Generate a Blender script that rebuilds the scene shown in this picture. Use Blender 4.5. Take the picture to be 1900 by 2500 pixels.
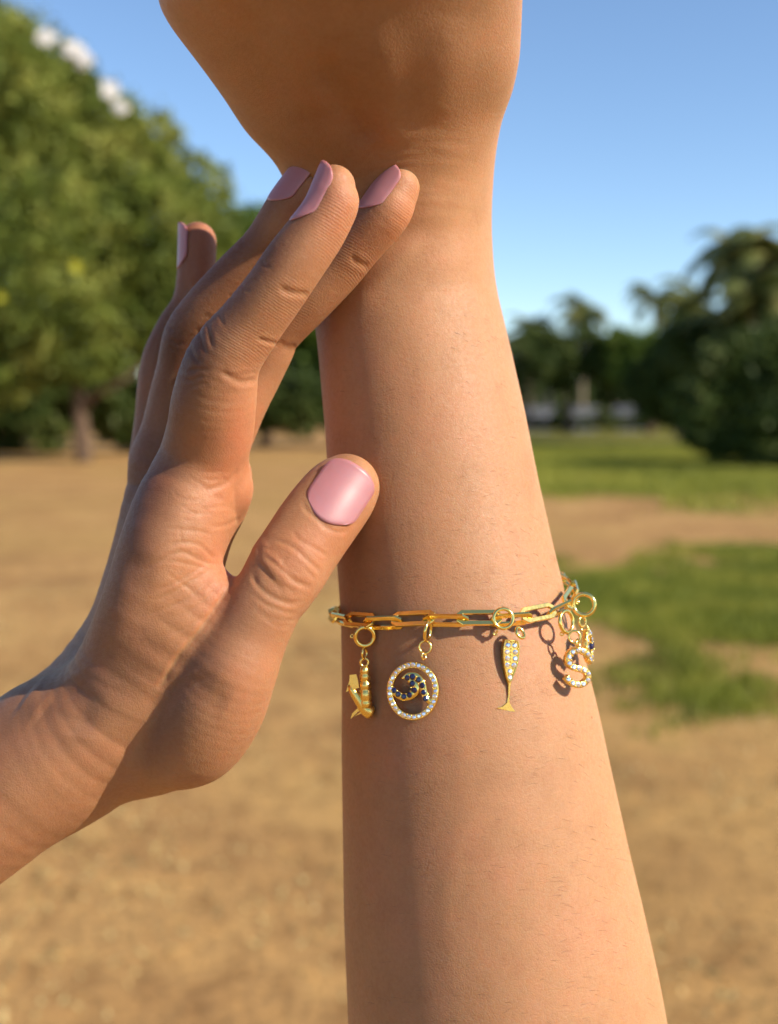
import bpy, math, random
import numpy as np
import openvdb as vdb
from mathutils import Vector, Matrix

random.seed(7); rng = np.random.default_rng(7)
for o in list(bpy.data.objects): bpy.data.objects.remove(o)
S = bpy.context.scene
COL = S.collection

# ------------------------------------------------------------------ camera
EYE = 1.42; FOC = 2700.0; PITCH = math.radians(-5.3)
cam = bpy.data.cameras.new('camera'); co = bpy.data.objects.new('camera', cam); COL.objects.link(co)
cam.sensor_fit = 'VERTICAL'; cam.sensor_height = 24.0; cam.lens = 24.0*FOC/2500.0
cam.clip_start = 0.02; cam.clip_end = 3000
co.location = (0, 0, EYE); co.rotation_euler = (math.radians(90)+PITCH, 0, 0)
S.camera = co
cam.dof.use_dof = True; cam.dof.focus_distance = 0.268
APERTURE = 0.0040
cam.dof.aperture_fstop = (cam.lens/1000.0)/APERTURE
cam.dof.aperture_blades = 0
bpy.context.view_layer.update()
MC = Matrix.Translation((0,0,EYE)) @ Matrix.Rotation(math.radians(90)+PITCH, 4, 'X')
MCn = np.array(MC)

# ------------------------------------------------------------------ light
SUN_AZ = math.radians(116)      # from +Y towards +X
SUN_EL = math.radians(33)
w = bpy.data.worlds.new('World'); S.world = w; w.use_nodes = True
nt = w.node_tree; nt.nodes.clear()
sky = nt.nodes.new('ShaderNodeTexSky'); sky.sky_type = 'NISHITA'; sky.sun_disc = False
sky.sun_elevation = SUN_EL; sky.sun_rotation = SUN_AZ
sky.altitude = 1500; sky.air_density = 1.15; sky.dust_density = 0.05; sky.ozone_density = 3.6
bg = nt.nodes.new('ShaderNodeBackground'); bg.inputs['Strength'].default_value = 0.12
wo = nt.nodes.new('ShaderNodeOutputWorld')
nt.links.new(sky.outputs[0], bg.inputs[0]); nt.links.new(bg.outputs[0], wo.inputs[0])
sl = bpy.data.lights.new('sun', 'SUN'); sl.energy = 5.0; sl.angle = math.radians(0.5); sl.color = (1.0, 0.89, 0.73)
so = bpy.data.objects.new('sun', sl); COL.objects.link(so)
sd = Vector((math.sin(SUN_AZ)*math.cos(SUN_EL), math.cos(SUN_AZ)*math.cos(SUN_EL), math.sin(SUN_EL)))
so.rotation_euler = sd.to_track_quat('Z', 'Y').to_euler(); so.location = (5, -5, 8)
S.view_settings.view_transform = 'Standard'; S.view_settings.look = 'None'
S.view_settings.exposure = 0.68; S.view_settings.gamma = 1.0; S.view_settings.use_curve_mapping = False
S.cycles.use_denoising = True
S.cycles.max_bounces = 7; S.cycles.diffuse_bounces = 3; S.cycles.glossy_bounces = 4
S.cycles.transmission_bounces = 4; S.cycles.sample_clamp_indirect = 6.0
S.cycles.caustics_reflective = False; S.cycles.caustics_refractive = False

# ------------------------------------------------------------------ helpers
def tag(o, label=None, cat=None, group=None, kind=None):
    if label: o['label'] = label
    if cat: o['category'] = cat
    if group: o['group'] = group
    if kind: o['kind'] = kind
    return o

def P(px, py, d):
    """photo pixel at depth d (mm) -> camera space, mm"""
    return np.array([(px-950.0)/FOC*d, -(py-1250.0)/FOC*d, -d], float)

def c2w(v):
    """camera space mm -> world metres"""
    v = np.atleast_2d(np.asarray(v, float))/1000.0
    return v @ MCn[:3,:3].T + MCn[:3,3]

def ground_at(px, py):
    dr = np.array([(px-950.0)/FOC, -(py-1250.0)/FOC, -1.0]) @ MCn[:3,:3].T
    t = EYE/max(1e-6, -dr[2])
    return np.array([dr[0]*t, dr[1]*t, 0.0])

def at_dist(px, py, dist):
    """world point on the pixel's ray at horizontal distance dist (y)"""
    dr = np.array([(px-950.0)/FOC, -(py-1250.0)/FOC, -1.0]) @ MCn[:3,:3].T
    t = dist/dr[1]
    return np.array([dr[0]*t, dist, EYE+dr[2]*t])

def raw_mesh(name, verts, faces, smooth=True):
    """fast mesh build; faces (N,k) array or list of lists"""
    me = bpy.data.meshes.new(name)
    verts = np.asarray(verts, np.float32)
    if isinstance(faces, np.ndarray):
        n, k = faces.shape
        me.vertices.add(len(verts)); me.vertices.foreach_set('co', verts.ravel())
        me.loops.add(n*k); me.loops.foreach_set('vertex_index', faces.astype(np.int32).ravel())
        me.polygons.add(n); me.polygons.foreach_set('loop_start', np.arange(0, n*k, k, dtype=np.int32))
        me.polygons.foreach_set('use_smooth', np.full(n, smooth))
        me.update(calc_edges=True)
    else:
        me.from_pydata([tuple(map(float, v)) for v in verts], [], [list(map(int, f)) for f in faces])
        me.polygons.foreach_set('use_smooth', np.full(len(me.polygons), smooth)); me.update()
    return me

def empty(name, wloc):
    o = bpy.data.objects.new(name, None); COL.objects.link(o); o.location = Vector(wloc); o.empty_display_size = 0.01
    return o

def wpos(o):
    p = Vector((0,0,0))
    while o is not None:
        p = p + o.location; o = o.parent
    return np.array(p)

def link_world(name, verts_w, faces, mat, parent=None, smooth=True, origin=None):
    """verts in world metres; no rotated parents are used"""
    verts_w = np.asarray(verts_w, float)
    if parent is not None: org = wpos(parent)
    else: org = verts_w.mean(0) if origin is None else np.asarray(origin, float)
    me = raw_mesh(name, verts_w-org, faces, smooth)
    o = bpy.data.objects.new(name, me); COL.objects.link(o)
    if mat: me.materials.append(mat)
    if parent is not None: o.parent = parent
    else: o.location = Vector(org)
    return o

def link_cam(name, v, f, mat, parent=None, smooth=True):
    return link_world(name, c2w(v), f, mat, parent, smooth)

class MB:
    def __init__(s): s.v = []; s.f = []
    def add(s, v, f):
        b = len(s.v); s.v += [np.asarray(x, float) for x in v]; s.f += [[i+b for i in q] for q in f]; return s
    def tube(s, pts, rad, seg=10, closed=False, caps=True, flat=None):
        pts = [np.asarray(p, float) for p in pts]; n = len(pts)
        rad = [rad]*n if np.isscalar(rad) else list(rad)
        prev = None; v = []
        for i in range(n):
            a = pts[(i-1) % n] if (closed or i > 0) else pts[i]
            b = pts[(i+1) % n] if (closed or i < n-1) else pts[i]
            t = b-a; t /= (np.linalg.norm(t)+1e-12)
            if prev is None:
                h = np.array([0,0,1.0]) if abs(t[2]) < .9 else np.array([1.0,0,0])
                u = np.cross(t, h)
            else: u = prev-t*np.dot(prev, t)
            u /= (np.linalg.norm(u)+1e-12); prev = u; w_ = np.cross(t, u)
            for k in range(seg):
                an = 2*math.pi*k/seg
                v.append(pts[i]+(u*math.cos(an)+w_*math.sin(an))*rad[i])
        f = []
        m = n if closed else n-1
        for i in range(m):
            j = (i+1) % n
            for k in range(seg):
                k2 = (k+1) % seg
                f.append([i*seg+k, i*seg+k2, j*seg+k2, j*seg+k])
        if caps and not closed:
            f.append(list(range(seg))[::-1]); f.append([(n-1)*seg+k for k in range(seg)])
        return s.add(v, f)
    def ball(s, c, r, seg=8, rings=5, sc=(1,1,1)):
        v = [np.array(c)+np.array([0,0,r*sc[2]])]; f = []
        for i in range(1, rings):
            th = math.pi*i/rings
            for k in range(seg):
                ph = 2*math.pi*k/seg
                v.append(np.array(c)+r*np.array([math.sin(th)*math.cos(ph)*sc[0], math.sin(th)*math.sin(ph)*sc[1], math.cos(th)*sc[2]]))
        v.append(np.array(c)-np.array([0,0,r*sc[2]])); L = len(v)-1
        for k in range(seg):
            k2 = (k+1) % seg
            f.append([0, 1+k, 1+k2]); f.append([L, L-seg+k2, L-seg+k])
            for i in range(rings-2):
                a = 1+i*seg
                f.append([a+k, a+seg+k, a+seg+k2, a+k2])
        return s.add(v, f)
    def cam(s, name, mat, parent=None, smooth=True): return link_cam(name, s.v, s.f, mat, parent, smooth)
    def world(s, name, mat, parent=None, smooth=True): return link_world(name, s.v, s.f, mat, parent, smooth)

def catmull(pts, sub):
    pts = np.asarray(pts, float)
    if len(pts) < 3: 
        return np.array([pts[0]+(pts[-1]-pts[0])*t for t in np.linspace(0, 1, sub+1)])
    q = np.vstack([2*pts[0]-pts[1], pts, 2*pts[-1]-pts[-2]]); out = []
    for i in range(1, len(q)-2):
        a, b, c, d = q[i-1], q[i], q[i+1], q[i+2]
        for k in range(sub):
            t = k/sub
            out.append(.5*((2*b)+(-a+c)*t+(2*a-5*b+4*c-d)*t*t+(-a+3*b-3*c+d)*t**3))
    out.append(q[-2]); return np.array(out)

# ------------------------------------------------------------------ materials
def mat(name, base=(.5,.5,.5), rough=.5, metal=0.0, **kw):
    m = bpy.data.materials.new(name); m.use_nodes = True
    b = m.node_tree.nodes['Principled BSDF']
    b.inputs['Base Color'].default_value = (*base, 1); b.inputs['Roughness'].default_value = rough
    b.inputs['Metallic'].default_value = metal
    for k, v in kw.items():
        b.inputs[k].default_value = v
    return m
def N(m, t, **kw):
    n = m.node_tree.nodes.new(t)
    for k, v in kw.items(): setattr(n, k, v)
    return n
def L(m, a, b): m.node_tree.links.new(a, b)
def noise(m, scale, detail=4, rough=.55, vec=None, dim='3D'):
    n = N(m, 'ShaderNodeTexNoise'); n.inputs['Scale'].default_value = scale; n.inputs['Detail'].default_value = detail
    n.inputs['Roughness'].default_value = rough
    if vec is not None: L(m, vec, n.inputs['Vector'])
    return n
def ramp(m, fac, stops):
    r = N(m, 'ShaderNodeValToRGB'); L(m, fac, r.inputs[0]); e = r.color_ramp.elements
    while len(e) < len(stops): e.new(.5)
    for i, (p, c) in enumerate(stops):
        e[i].position = p; e[i].color = (*c, 1) if len(c) == 3 else c
    return r
def mix(m, fac, a, b, mode='MIX'):
    n = N(m, 'ShaderNodeMix', data_type='RGBA', blend_type=mode)
    for s, v in ((n.inputs[0], fac), (n.inputs[6], a), (n.inputs[7], b)):
        if hasattr(v, 'links') or hasattr(v, 'is_linked'): L(m, v, s)
        else: s.default_value = v if np.isscalar(v) else (*v, 1)
    return n.outputs[2]
def math_(m, op, a, b=None):
    n = N(m, 'ShaderNodeMath', operation=op)
    for s, v in ((n.inputs[0], a), (n.inputs[1], b)):
        if v is None: continue
        if hasattr(v, 'is_linked'): L(m, v, s)
        else: s.default_value = v
    return n.outputs[0]

def skin_material(name, ridges):
    m = mat(name, rough=.5); b = m.node_tree.nodes['Principled BSDF']
    tc = N(m, 'ShaderNodeTexCoord'); ob = tc.outputs['Object']
    at = N(m, 'ShaderNodeAttribute', attribute_name='tone')
    n1 = noise(m, 42, 5, .62, ob); n2 = noise(m, 900, 3, .6, ob)
    c = ramp(m, n1.outputs[0], [(.3, (.365,.190,.092)), (.5, (.400,.210,.104)), (.72, (.425,.210,.110))]).outputs[0]
    sp = ramp(m, n2.outputs[0], [(.32, (.95,.93,.92)), (.55, (1,1,1)), (.75, (1.03,1.03,1.02))]).outputs[0]
    c = mix(m, 1.0, c, sp, 'MULTIPLY'); c = mix(m, 1.0, c, at.outputs['Color'], 'MULTIPLY')
    mo = N(m, 'ShaderNodeTexVoronoi', feature='F1'); mo.inputs['Scale'].default_value = 34; L(m, ob, mo.inputs['Vector'])
    mr = ramp(m, mo.outputs['Distance'], [(.008, (.55,.45,.40)), (.018, (1,1,1))])
    c = mix(m, 1.0, c, mr.outputs[0], 'MULTIPLY')
    n5 = noise(m, 150, 3, .6, ob); c = mix(m, 1.0, c, ramp(m, n5.outputs[0], [(.3, (.95,.91,.89)), (.5, (1,1,1)), (.7, (1.04,.98,.95))]).outputs[0], 'MULTIPLY')
    L(m, c, b.inputs['Base Color'])
    b.inputs['Subsurface Weight'].default_value = 1.0
    b.inputs['Subsurface Radius'].default_value = (1.0, .42, .24)
    b.inputs['Subsurface Scale'].default_value = .0020
    b.inputs['Specular IOR Level'].default_value = .34
    rr = ramp(m, n2.outputs[0], [(.3, (.66,)*3), (.7, (.50,)*3)]); L(m, rr.outputs[0], b.inputs['Roughness'])
    vo = N(m, 'ShaderNodeTexVoronoi', feature='DISTANCE_TO_EDGE'); vo.inputs['Scale'].default_value = 1250
    wv = noise(m, 500, 2, .5, ob)
    vm = N(m, 'ShaderNodeVectorMath', operation='MULTIPLY_ADD'); L(m, wv.outputs['Color'], vm.inputs[0]); vm.inputs[1].default_value = (.0012,)*3; L(m, ob, vm.inputs[2])
    L(m, vm.outputs[0], vo.inputs['Vector'])
    vh = math_(m, 'MULTIPLY', math_(m, 'MINIMUM', vo.outputs['Distance'], .18), 1.6)
    h = math_(m, 'ADD', vh, math_(m, 'MULTIPLY', n2.outputs[0], .8))
    n3 = noise(m, 330, 2, .5, ob); h = math_(m, 'ADD', h, math_(m, 'MULTIPLY', n3.outputs[0], .35))
    if ridges:
        ra = N(m, 'ShaderNodeAttribute', attribute_name='ridge')
        ax = np.array([.50, .866, 0]) @ MCn[:3,:3].T
        dp = N(m, 'ShaderNodeVectorMath', operation='DOT_PRODUCT'); L(m, ob, dp.inputs[0]); dp.inputs[1].default_value = tuple(ax)
        wn = noise(m, 110, 2, .5, ob)
        ph = math_(m, 'ADD', math_(m, 'MULTIPLY', dp.outputs['Value'], 2*math.pi/.00066), math_(m, 'MULTIPLY', wn.outputs[0], 16.0))
        sn = math_(m, 'SINE', ph); sn = math_(m, 'MULTIPLY', sn, ra.outputs['Fac'])
        h = math_(m, 'ADD', h, math_(m, 'MULTIPLY', sn, .24))
    bp = N(m, 'ShaderNodeBump'); bp.inputs['Strength'].default_value = .42; bp.inputs['Distance'].default_value = .00022
    L(m, h, bp.inputs['Height']); L(m, bp.outputs[0], b.inputs['Normal'])
    return m

SKIN_A = skin_material('skin_arm', False)
SKIN_H = skin_material('skin_hand', True)
NAIL = mat('nail_polish', (.37,.155,.165), .44); NAIL.node_tree.nodes['Principled BSDF'].inputs['Subsurface Weight'].default_value = .5
NAIL.node_tree.nodes['Principled BSDF'].inputs['Subsurface Scale'].default_value = .0008
NAIL.node_tree.nodes['Principled BSDF'].inputs['Coat Weight'].default_value = .12
NAIL.node_tree.nodes['Principled BSDF'].inputs['Coat Roughness'].default_value = .3
NBED = mat('bare_nail', (.60,.36,.26), .35)
def gold_mat(name, rough, base=(1.0,.73,.21)):
    m = mat(name, base, rough, 1.0); b = m.node_tree.nodes['Principled BSDF']
    tc = N(m, 'ShaderNodeTexCoord'); n = noise(m, 1400, 2, .5, tc.outputs['Object'])
    r = ramp(m, n.outputs[0], [(.3, (rough*.9,)*3), (.7, (rough*1.2,)*3)]); L(m, r.outputs[0], b.inputs['Roughness'])
    bp = N(m, 'ShaderNodeBump'); bp.inputs['Strength'].default_value = .02; bp.inputs['Distance'].default_value = .00001
    L(m, n.outputs[0], bp.inputs['Height']); L(m, bp.outputs[0], b.inputs['Normal']); return m
GOLD = gold_mat('polished_gold', .15)
GOLDB = gold_mat('brushed_gold', .27, (1.0,.69,.19))
GEMW = mat('clear_stone', (.96,.96,1.0), .05, .85); GEMW.node_tree.nodes['Principled BSDF'].inputs['Specular IOR Level'].default_value = 1.0
GEMB = mat('blue_stone', (.003,.005,.05), .08, 0.0); GEMB.node_tree.nodes['Principled BSDF'].inputs['Specular IOR Level'].default_value = .9
HAIRM = mat('body_hair', (.05,.025,.012), .5)

# ------------------------------------------------------------------ implicit surfaces
class Grid:
    def __init__(s, lo, hi, vx):
        s.lo = np.array(lo, float); s.vx = vx
        s.n = np.ceil((np.array(hi)-s.lo)/vx).astype(int)+1
        s.f = np.full(tuple(s.n), 50.0, np.float32)
    def win(s, lo, hi):
        a = np.clip(np.floor((np.array(lo)-s.lo)/s.vx).astype(int), 0, s.n)
        b = np.clip(np.ceil((np.array(hi)-s.lo)/s.vx).astype(int)+1, 0, s.n)
        return a, b
    def axes(s, a, b):
        X = (s.lo[0]+np.arange(a[0], b[0])*s.vx).astype(np.float32)[:,None,None]
        Y = (s.lo[1]+np.arange(a[1], b[1])*s.vx).astype(np.float32)[None,:,None]
        Z = (s.lo[2]+np.arange(a[2], b[2])*s.vx).astype(np.float32)[None,None,:]
        return X, Y, Z
    def chain(s, pts, out, margin=7.0):
        """min of cones along pts (x,y,z,r) into the array out"""
        for A, B in zip(pts[:-1], pts[1:]):
            r = max(A[3], B[3])+margin
            a, b = s.win(np.minimum(A[:3], B[:3])-r, np.maximum(A[:3], B[:3])+r)
            if (b <= a).any(): continue
            X, Y, Z = s.axes(a, b)
            d = (B[:3]-A[:3]).astype(np.float32); dd = float(np.dot(d, d))+1e-9
            t = np.clip(((X-A[0])*d[0]+(Y-A[1])*d[1]+(Z-A[2])*d[2])/dd, 0, 1)
            v = np.sqrt((X-A[0]-t*d[0])**2+(Y-A[1]-t*d[1])**2+(Z-A[2]-t*d[2])**2)-(A[3]+t*(B[3]-A[3]))
            sl_ = (slice(a[0],b[0]), slice(a[1],b[1]), slice(a[2],b[2]))
            np.minimum(out[sl_], v, out=out[sl_])
    def new(s): return np.full(tuple(s.n), 50.0, np.float32)
    def mesh(s, f):
        g = vdb.FloatGrid(50.0); g.copyFromArray(f)
        p, q = g.convertToQuads(0.0)
        return p.astype(np.float64)*s.vx+s.lo, q[:, ::-1]
    def sample(s, f, p):
        q = (np.atleast_2d(p)-s.lo)/s.vx; i = np.clip(np.floor(q).astype(int), 0, s.n-2); t = q-i; o = 0
        for dx in (0,1):
            for dy in (0,1):
                for dz in (0,1):
                    wgt = (t[:,0] if dx else 1-t[:,0])*(t[:,1] if dy else 1-t[:,1])*(t[:,2] if dz else 1-t[:,2])
                    o = o+wgt*f[i[:,0]+dx, i[:,1]+dy, i[:,2]+dz]
        return o
def smin(a, b, k):
    h = np.clip(.5+.5*(b-a)/k, 0, 1)
    return b+(a-b)*h-k*h*(1-h)
def smin_in(f, g, k):
    m = (g < 49) | (f < 49)
    idx = np.nonzero(m.any((1,2)))[0]
    for i0 in range(idx[0], idx[-1]+1, 32):
        sl_ = slice(i0, min(i0+32, idx[-1]+1)); f[sl_] = smin(f[sl_], g[sl_], k)
    return f
def chainpts(ctrl, sub=5):
    q = catmull(np.array(ctrl, float), sub)
    out = []
    for x, y, d, r in q:
        p = P(x, y, d); out.append([*p, r*d/FOC])
    return np.array(out)

def normals_of(v, q):
    n = np.zeros_like(v)
    a = v[q[:,2]]-v[q[:,0]]; b = v[q[:,3]]-v[q[:,1]]; fn = np.cross(a, b)
    for k in range(4): np.add.at(n, q[:,k], fn)
    return n/(np.linalg.norm(n, axis=1, keepdims=True)+1e-12)

unit0 = lambda v: np.array(v)/np.linalg.norm(v)
def to_px(v): return 950+v[:,0]/(-v[:,2])*FOC, 1250-v[:,1]/(-v[:,2])*FOC

def poly_dist(px, py, line, cut=40):
    """distance in px to a polyline plus the parameter along it (0..1)"""
    L_ = catmull(np.array(line, float), 6); best = np.full(len(px), 1e3); par = np.zeros(len(px)); n = len(L_)-1
    m = (px > L_[:,0].min()-cut) & (px < L_[:,0].max()+cut) & (py > L_[:,1].min()-cut) & (py < L_[:,1].max()+cut)
    if not m.any(): return best, par
    x, y = px[m], py[m]; b_ = best[m]; p_ = par[m]
    for i in range(n):
        a, b = L_[i], L_[i+1]; d = b-a; dd = d@d+1e-9
        t = np.clip(((x-a[0])*d[0]+(y-a[1])*d[1])/dd, 0, 1)
        ds = np.hypot(x-a[0]-t*d[0], y-a[1]-t*d[1]); k = ds < b_
        b_[k] = ds[k]; p_[k] = (i+t[k])/n
    best[m] = b_; par[m] = p_; return best, par

# ------------------------------------------------------------------ the raised arm
AL = [(-900,560),(-500,480),(-200,420),(0,381),(62,413),(162,490),(240,547),(330,604),(375,654),(403,676),(428,690),(480,708),(560,730),(650,748),(720,760),(797,769),(850,776),(1064,795),(1107,797),(1225,806),(1389,824),(1502,832),(1645,835),(1824,834),(2243,840),(2500,850),(2900,860),(3500,840)]
AR = [(-900,1180),(-500,1260),(-200,1282),(0,1276),(140,1270),(224,1253),(291,1226),(358,1213),(420,1206),(504,1201),(560,1200),(643,1204),(717,1215),(853,1248),(999,1281),(1167,1314),(1352,1356),(1450,1381),(1637,1437),(1738,1462),(1881,1493),(2065,1534),(2232,1574),(2393,1610),(2500,1630),(2900,1700),(3500,1760)]
AD = [(-900,196),(-500,212),(-200,241),(0,259),(150,271),(300,285),(430,296),(560,303),(700,305),(1200,304),(1800,302),(2500,300),(3500,300)]
AH = [(-900,12),(-200,18),(0,21),(200,22),(430,22),(700,21.5),(1200,25),(1600,28.5),(2000,32),(2500,36),(3500,40)]
def mk(t):
    t = np.array(t, float); ys = np.arange(t[0,0], t[-1,0]+1, 10.0); v = np.interp(ys, t[:,0], t[:,1])
    k = np.exp(-np.linspace(-2, 2, 13)**2); k /= k.sum()
    vp = np.pad(v, 6, mode='edge'); v = np.convolve(vp, k, 'valid'); return lambda y: np.interp(y, ys, v)
fL, fR, fD, fH = mk(AL), mk(AR), mk(AD), mk(AH)
SP = 2.0
def arm_front(px, py, off=0.0):
    """depth of the arm's camera-facing surface at a pixel"""
    c = (fL(py)+fR(py))/2; hw = (fR(py)-fL(py))/2; nx = np.clip(abs((px-c)/hw), 0, .995)
    return fD(py)-fH(py)*(1-nx**SP)**(1/SP)-off

person = empty('person', c2w(P(1200, 3400, 300))[0])
tag(person, 'raised bare forearm wearing a gold charm bracelet, touched by a hand with pink nails', 'person')

GA = Grid((-85, -265, -345), (100, 180, -178), .9)
a, b = np.zeros(3, int), GA.n
X, Y, Z = GA.axes(a, b)
D = -Z; PX = 950+X/D*FOC; PY = 1250-Y/D*FOC
fa = GA.f
for i0 in range(0, GA.n[0], 40):
    sx = slice(i0, i0+40)
    px = PX[sx]; py = np.broadcast_to(PY, (1, GA.n[1], GA.n[2]))
    l, r, dc, hd = fL(py), fR(py), fD(py), fH(py)
    hw = (r-l)/2; nx = np.abs((px-(l+r)/2)/hw); nz = np.abs((D-dc)/hd)
    rr = (nx**SP+nz**SP)**(1/SP)
    v = (rr-1)*np.minimum(hd, hw*dc/FOC)
    v = np.maximum(v, (-400-py)*.1); v = np.maximum(v, (py-3400)*.1)
    fa[sx] = v.astype(np.float32)
tmp = GA.new()
for ch in ([(600,-330,214,80),(560,-350,216,90),(545,-560,205,85),(540,-720,196,75)],      # fingers of the raised hand, above the frame
           [(760,-340,212,84),(745,-380,214,92),(740,-640,202,85),(738,-830,193,72)],
           [(920,-340,212,84),(925,-380,214,90),(930,-620,203,82),(935,-790,196,70)],
           [(1080,-310,215,76),(1100,-330,220,80),(1115,-520,210,72),(1125,-660,203,62)],
           [(590,-40,246,60),(450,-200,232,85),(350,-330,222,85),(290,-450,214,75)]):
    GA.chain(chainpts(ch, 4), tmp)
fa[:] = smin_in(fa, tmp, 5.0)
va, qa = GA.mesh(fa)
na = normals_of(va, qa)
if (na*(va-va.mean(0))).sum() < 0: qa = qa[:, ::-1]; na = -na
px, py = to_px(va); front = na[:,2] > .05
disp = np.zeros(len(va))
def soft(line, wpx, amp):
    ds, t = poly_dist(px, py, line, wpx*3); return amp*np.exp(-(ds/wpx)**2)*np.clip(np.sin(np.pi*np.clip(t,.02,.98))*1.6, 0, 1)
disp += np.where(front, soft([(770,110),(820,220),(875,310),(910,360)], 40, -1.5), 0)     # hollow between tendons
disp += np.where(front, soft([(900,20),(930,160),(950,280),(960,370)], 50, .8), 0)
disp += np.where(front, soft([(700,10),(740,170),(780,290)], 50, .7), 0)
disp += np.where(front, soft([(1100,30),(1090,180),(1060,320)], 60, .6), 0)
disp += np.where(front, soft([(1010,480),(1100,560),(1120,700)], 70, .5), 0)
for k in range(16):                                                                  # wrist creases
    yy = 355+k*11; x0 = 840+rng.uniform(-60,80); x1 = 1170+rng.uniform(-80,20)
    disp += np.where(front, soft([(x0, yy+14+rng.uniform(-4,4)), ((x0+x1)/2, yy-6+rng.uniform(-4,4)), (x1, yy+rng.uniform(-4,8))], 7.5, -.09), 0)
va = va+na*disp[:,None]
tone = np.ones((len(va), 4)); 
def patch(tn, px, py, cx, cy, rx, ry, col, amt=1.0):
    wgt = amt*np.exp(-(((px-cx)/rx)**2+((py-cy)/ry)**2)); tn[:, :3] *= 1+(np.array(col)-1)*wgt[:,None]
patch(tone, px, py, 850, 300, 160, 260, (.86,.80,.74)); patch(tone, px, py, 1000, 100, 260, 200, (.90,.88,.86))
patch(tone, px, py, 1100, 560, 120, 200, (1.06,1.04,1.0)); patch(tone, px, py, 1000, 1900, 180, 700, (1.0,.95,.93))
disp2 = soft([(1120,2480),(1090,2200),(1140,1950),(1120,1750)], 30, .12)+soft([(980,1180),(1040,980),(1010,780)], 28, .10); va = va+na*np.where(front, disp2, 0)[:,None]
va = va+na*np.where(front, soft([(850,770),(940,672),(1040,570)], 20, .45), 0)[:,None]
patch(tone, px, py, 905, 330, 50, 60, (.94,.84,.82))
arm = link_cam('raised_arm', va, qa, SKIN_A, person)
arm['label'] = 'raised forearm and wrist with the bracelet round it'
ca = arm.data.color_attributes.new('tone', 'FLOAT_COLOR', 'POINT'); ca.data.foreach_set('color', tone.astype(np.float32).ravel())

# hair on the forearm
hb = MB()
for k in range(420):
    y = rng.uniform(1180, 2500) if k % 4 else rng.uniform(700, 1500)
    u = rng.uniform(-.9, .985) if k % 3 else rng.uniform(.35, .985)
    c = (fL(y)+fR(y))/2; hw = (fR(y)-fL(y))/2; x = c+u*hw
    ln = rng.uniform(14, 42)*(.6 if y < 1400 else 1); an = math.radians(rng.normal(12, 12)+ (0 if u < .6 else -22))
    pts = []
    for t in (0, .35, .7, 1):
        xx = x+ln*t*math.cos(an); yy = y-ln*t*math.sin(an)+5*t*t
        c2 = (fL(yy)+fR(yy))/2; h2 = (fR(yy)-fL(yy))/2
        if abs((xx-c2)/h2) > .99: xx = c2+.99*h2*np.sign(xx-c2)
        pts.append(P(xx, yy, arm_front(xx, yy, -.12+.45*t)))
    hb.tube(pts, [.026,.025,.018,.006], 3, caps=False)
ho = hb.cam('arm_hair', HAIRM, arm); ho['kind'] = 'stuff'

# ------------------------------------------------------------------ the touching hand
GH = Grid((-168, -122, -350), (12, 92, -243), .47)
PALM = [
 ([(545,1190,281,70),(505,1150,280,92),(450,1240,277,118),(408,1360,275,122),(370,1480,276,122),(330,1600,282,128),(285,1720,285,150),(200,1800,288,165),(125,1844,290,172)]),
 ([(480,1180,297,92),(448,1270,299,108),(410,1390,299,112),(372,1510,300,118),(350,1660,300,150),(240,1790,300,170),(125,1846,302,174)]),
 ([(408,1120,312,74),(397,1220,313,92),(381,1340,313,104),(356,1440,313,108),(322,1540,312,110),(272,1650,311,128),(200,1770,310,150),(110,1850,312,168)]),
 ([(380,1120,329,50),(382,1230,329,68),(382,1350,328,82),(362,1480,326,95),(320,1620,322,120),(240,1760,318,145),(110,1860,320,150)]),
 ([(545,1160,292,64),(512,1220,290,90),(480,1300,288,84),(456,1390,287,86),(452,1500,300,92),(465,1620,298,120),(440,1740,295,140),(380,1800,293,135)]),
 ([(528,1440,274,50),(497,1465,273,70),(440,1550,274,94),(370,1680,281,120)]),
 ([(125,1845,290,172),(40,1905,290,178),(-80,1985,292,188),(-300,2125,296,205),(-560,2290,300,225)]),
 ([(110,1855,318,160),(30,1915,320,170),(-80,1990,322,182),(-300,2130,326,200),(-560,2290,330,220)]),
]
THUMB = [(845,1190,283,82),(822,1215,282,93),(777,1274,279,97),(734,1338,276,97),(704,1386,274,98),(678,1428,273,94),(648,1475,272,90),(606,1556,272,96),(562,1640,272,114),(524,1722,275,124),(482,1784,279,124),(440,1806,283,120),(370,1800,288,125),(300,1790,291,135)]
INDEX = [(816,456,253,52),(812,478,253,57),(815,498,253,61),(776,563,254,69),(720,640,255,74),(665,720,257,75),(606,798,260,79),(547,880,263,90),(524,975,268,102),(512,1060,274,105),(485,1150,279,105),(455,1240,280,110)]
MIDDLE = [(971,458,277,54),(958,484,277,59),(938,522,277,63),(868,598,281,65),(818,655,284,67),(747,728,287,68),(668,805,291,70),(645,848,293,73),(615,910,295,73),(575,985,296,76),(520,1090,298,88),(480,1180,299,95)]
RING = [(754,438,286,50),(738,462,286,53),(700,515,287,55),(648,598,290,55),(576,680,294,60),(508,758,298,63),(467,822,302,66),(450,900,306,66),(436,970,309,70),(420,1050,311,74),(402,1130,312,84)]
PINKY = [(483,588,330,45),(482,605,330,46),(480,650,330,45),(464,738,330,42),(428,800,330,44),(397,868,330,46),(385,930,330,47),(379,1020,330,49),(375,1120,329,58)]
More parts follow.
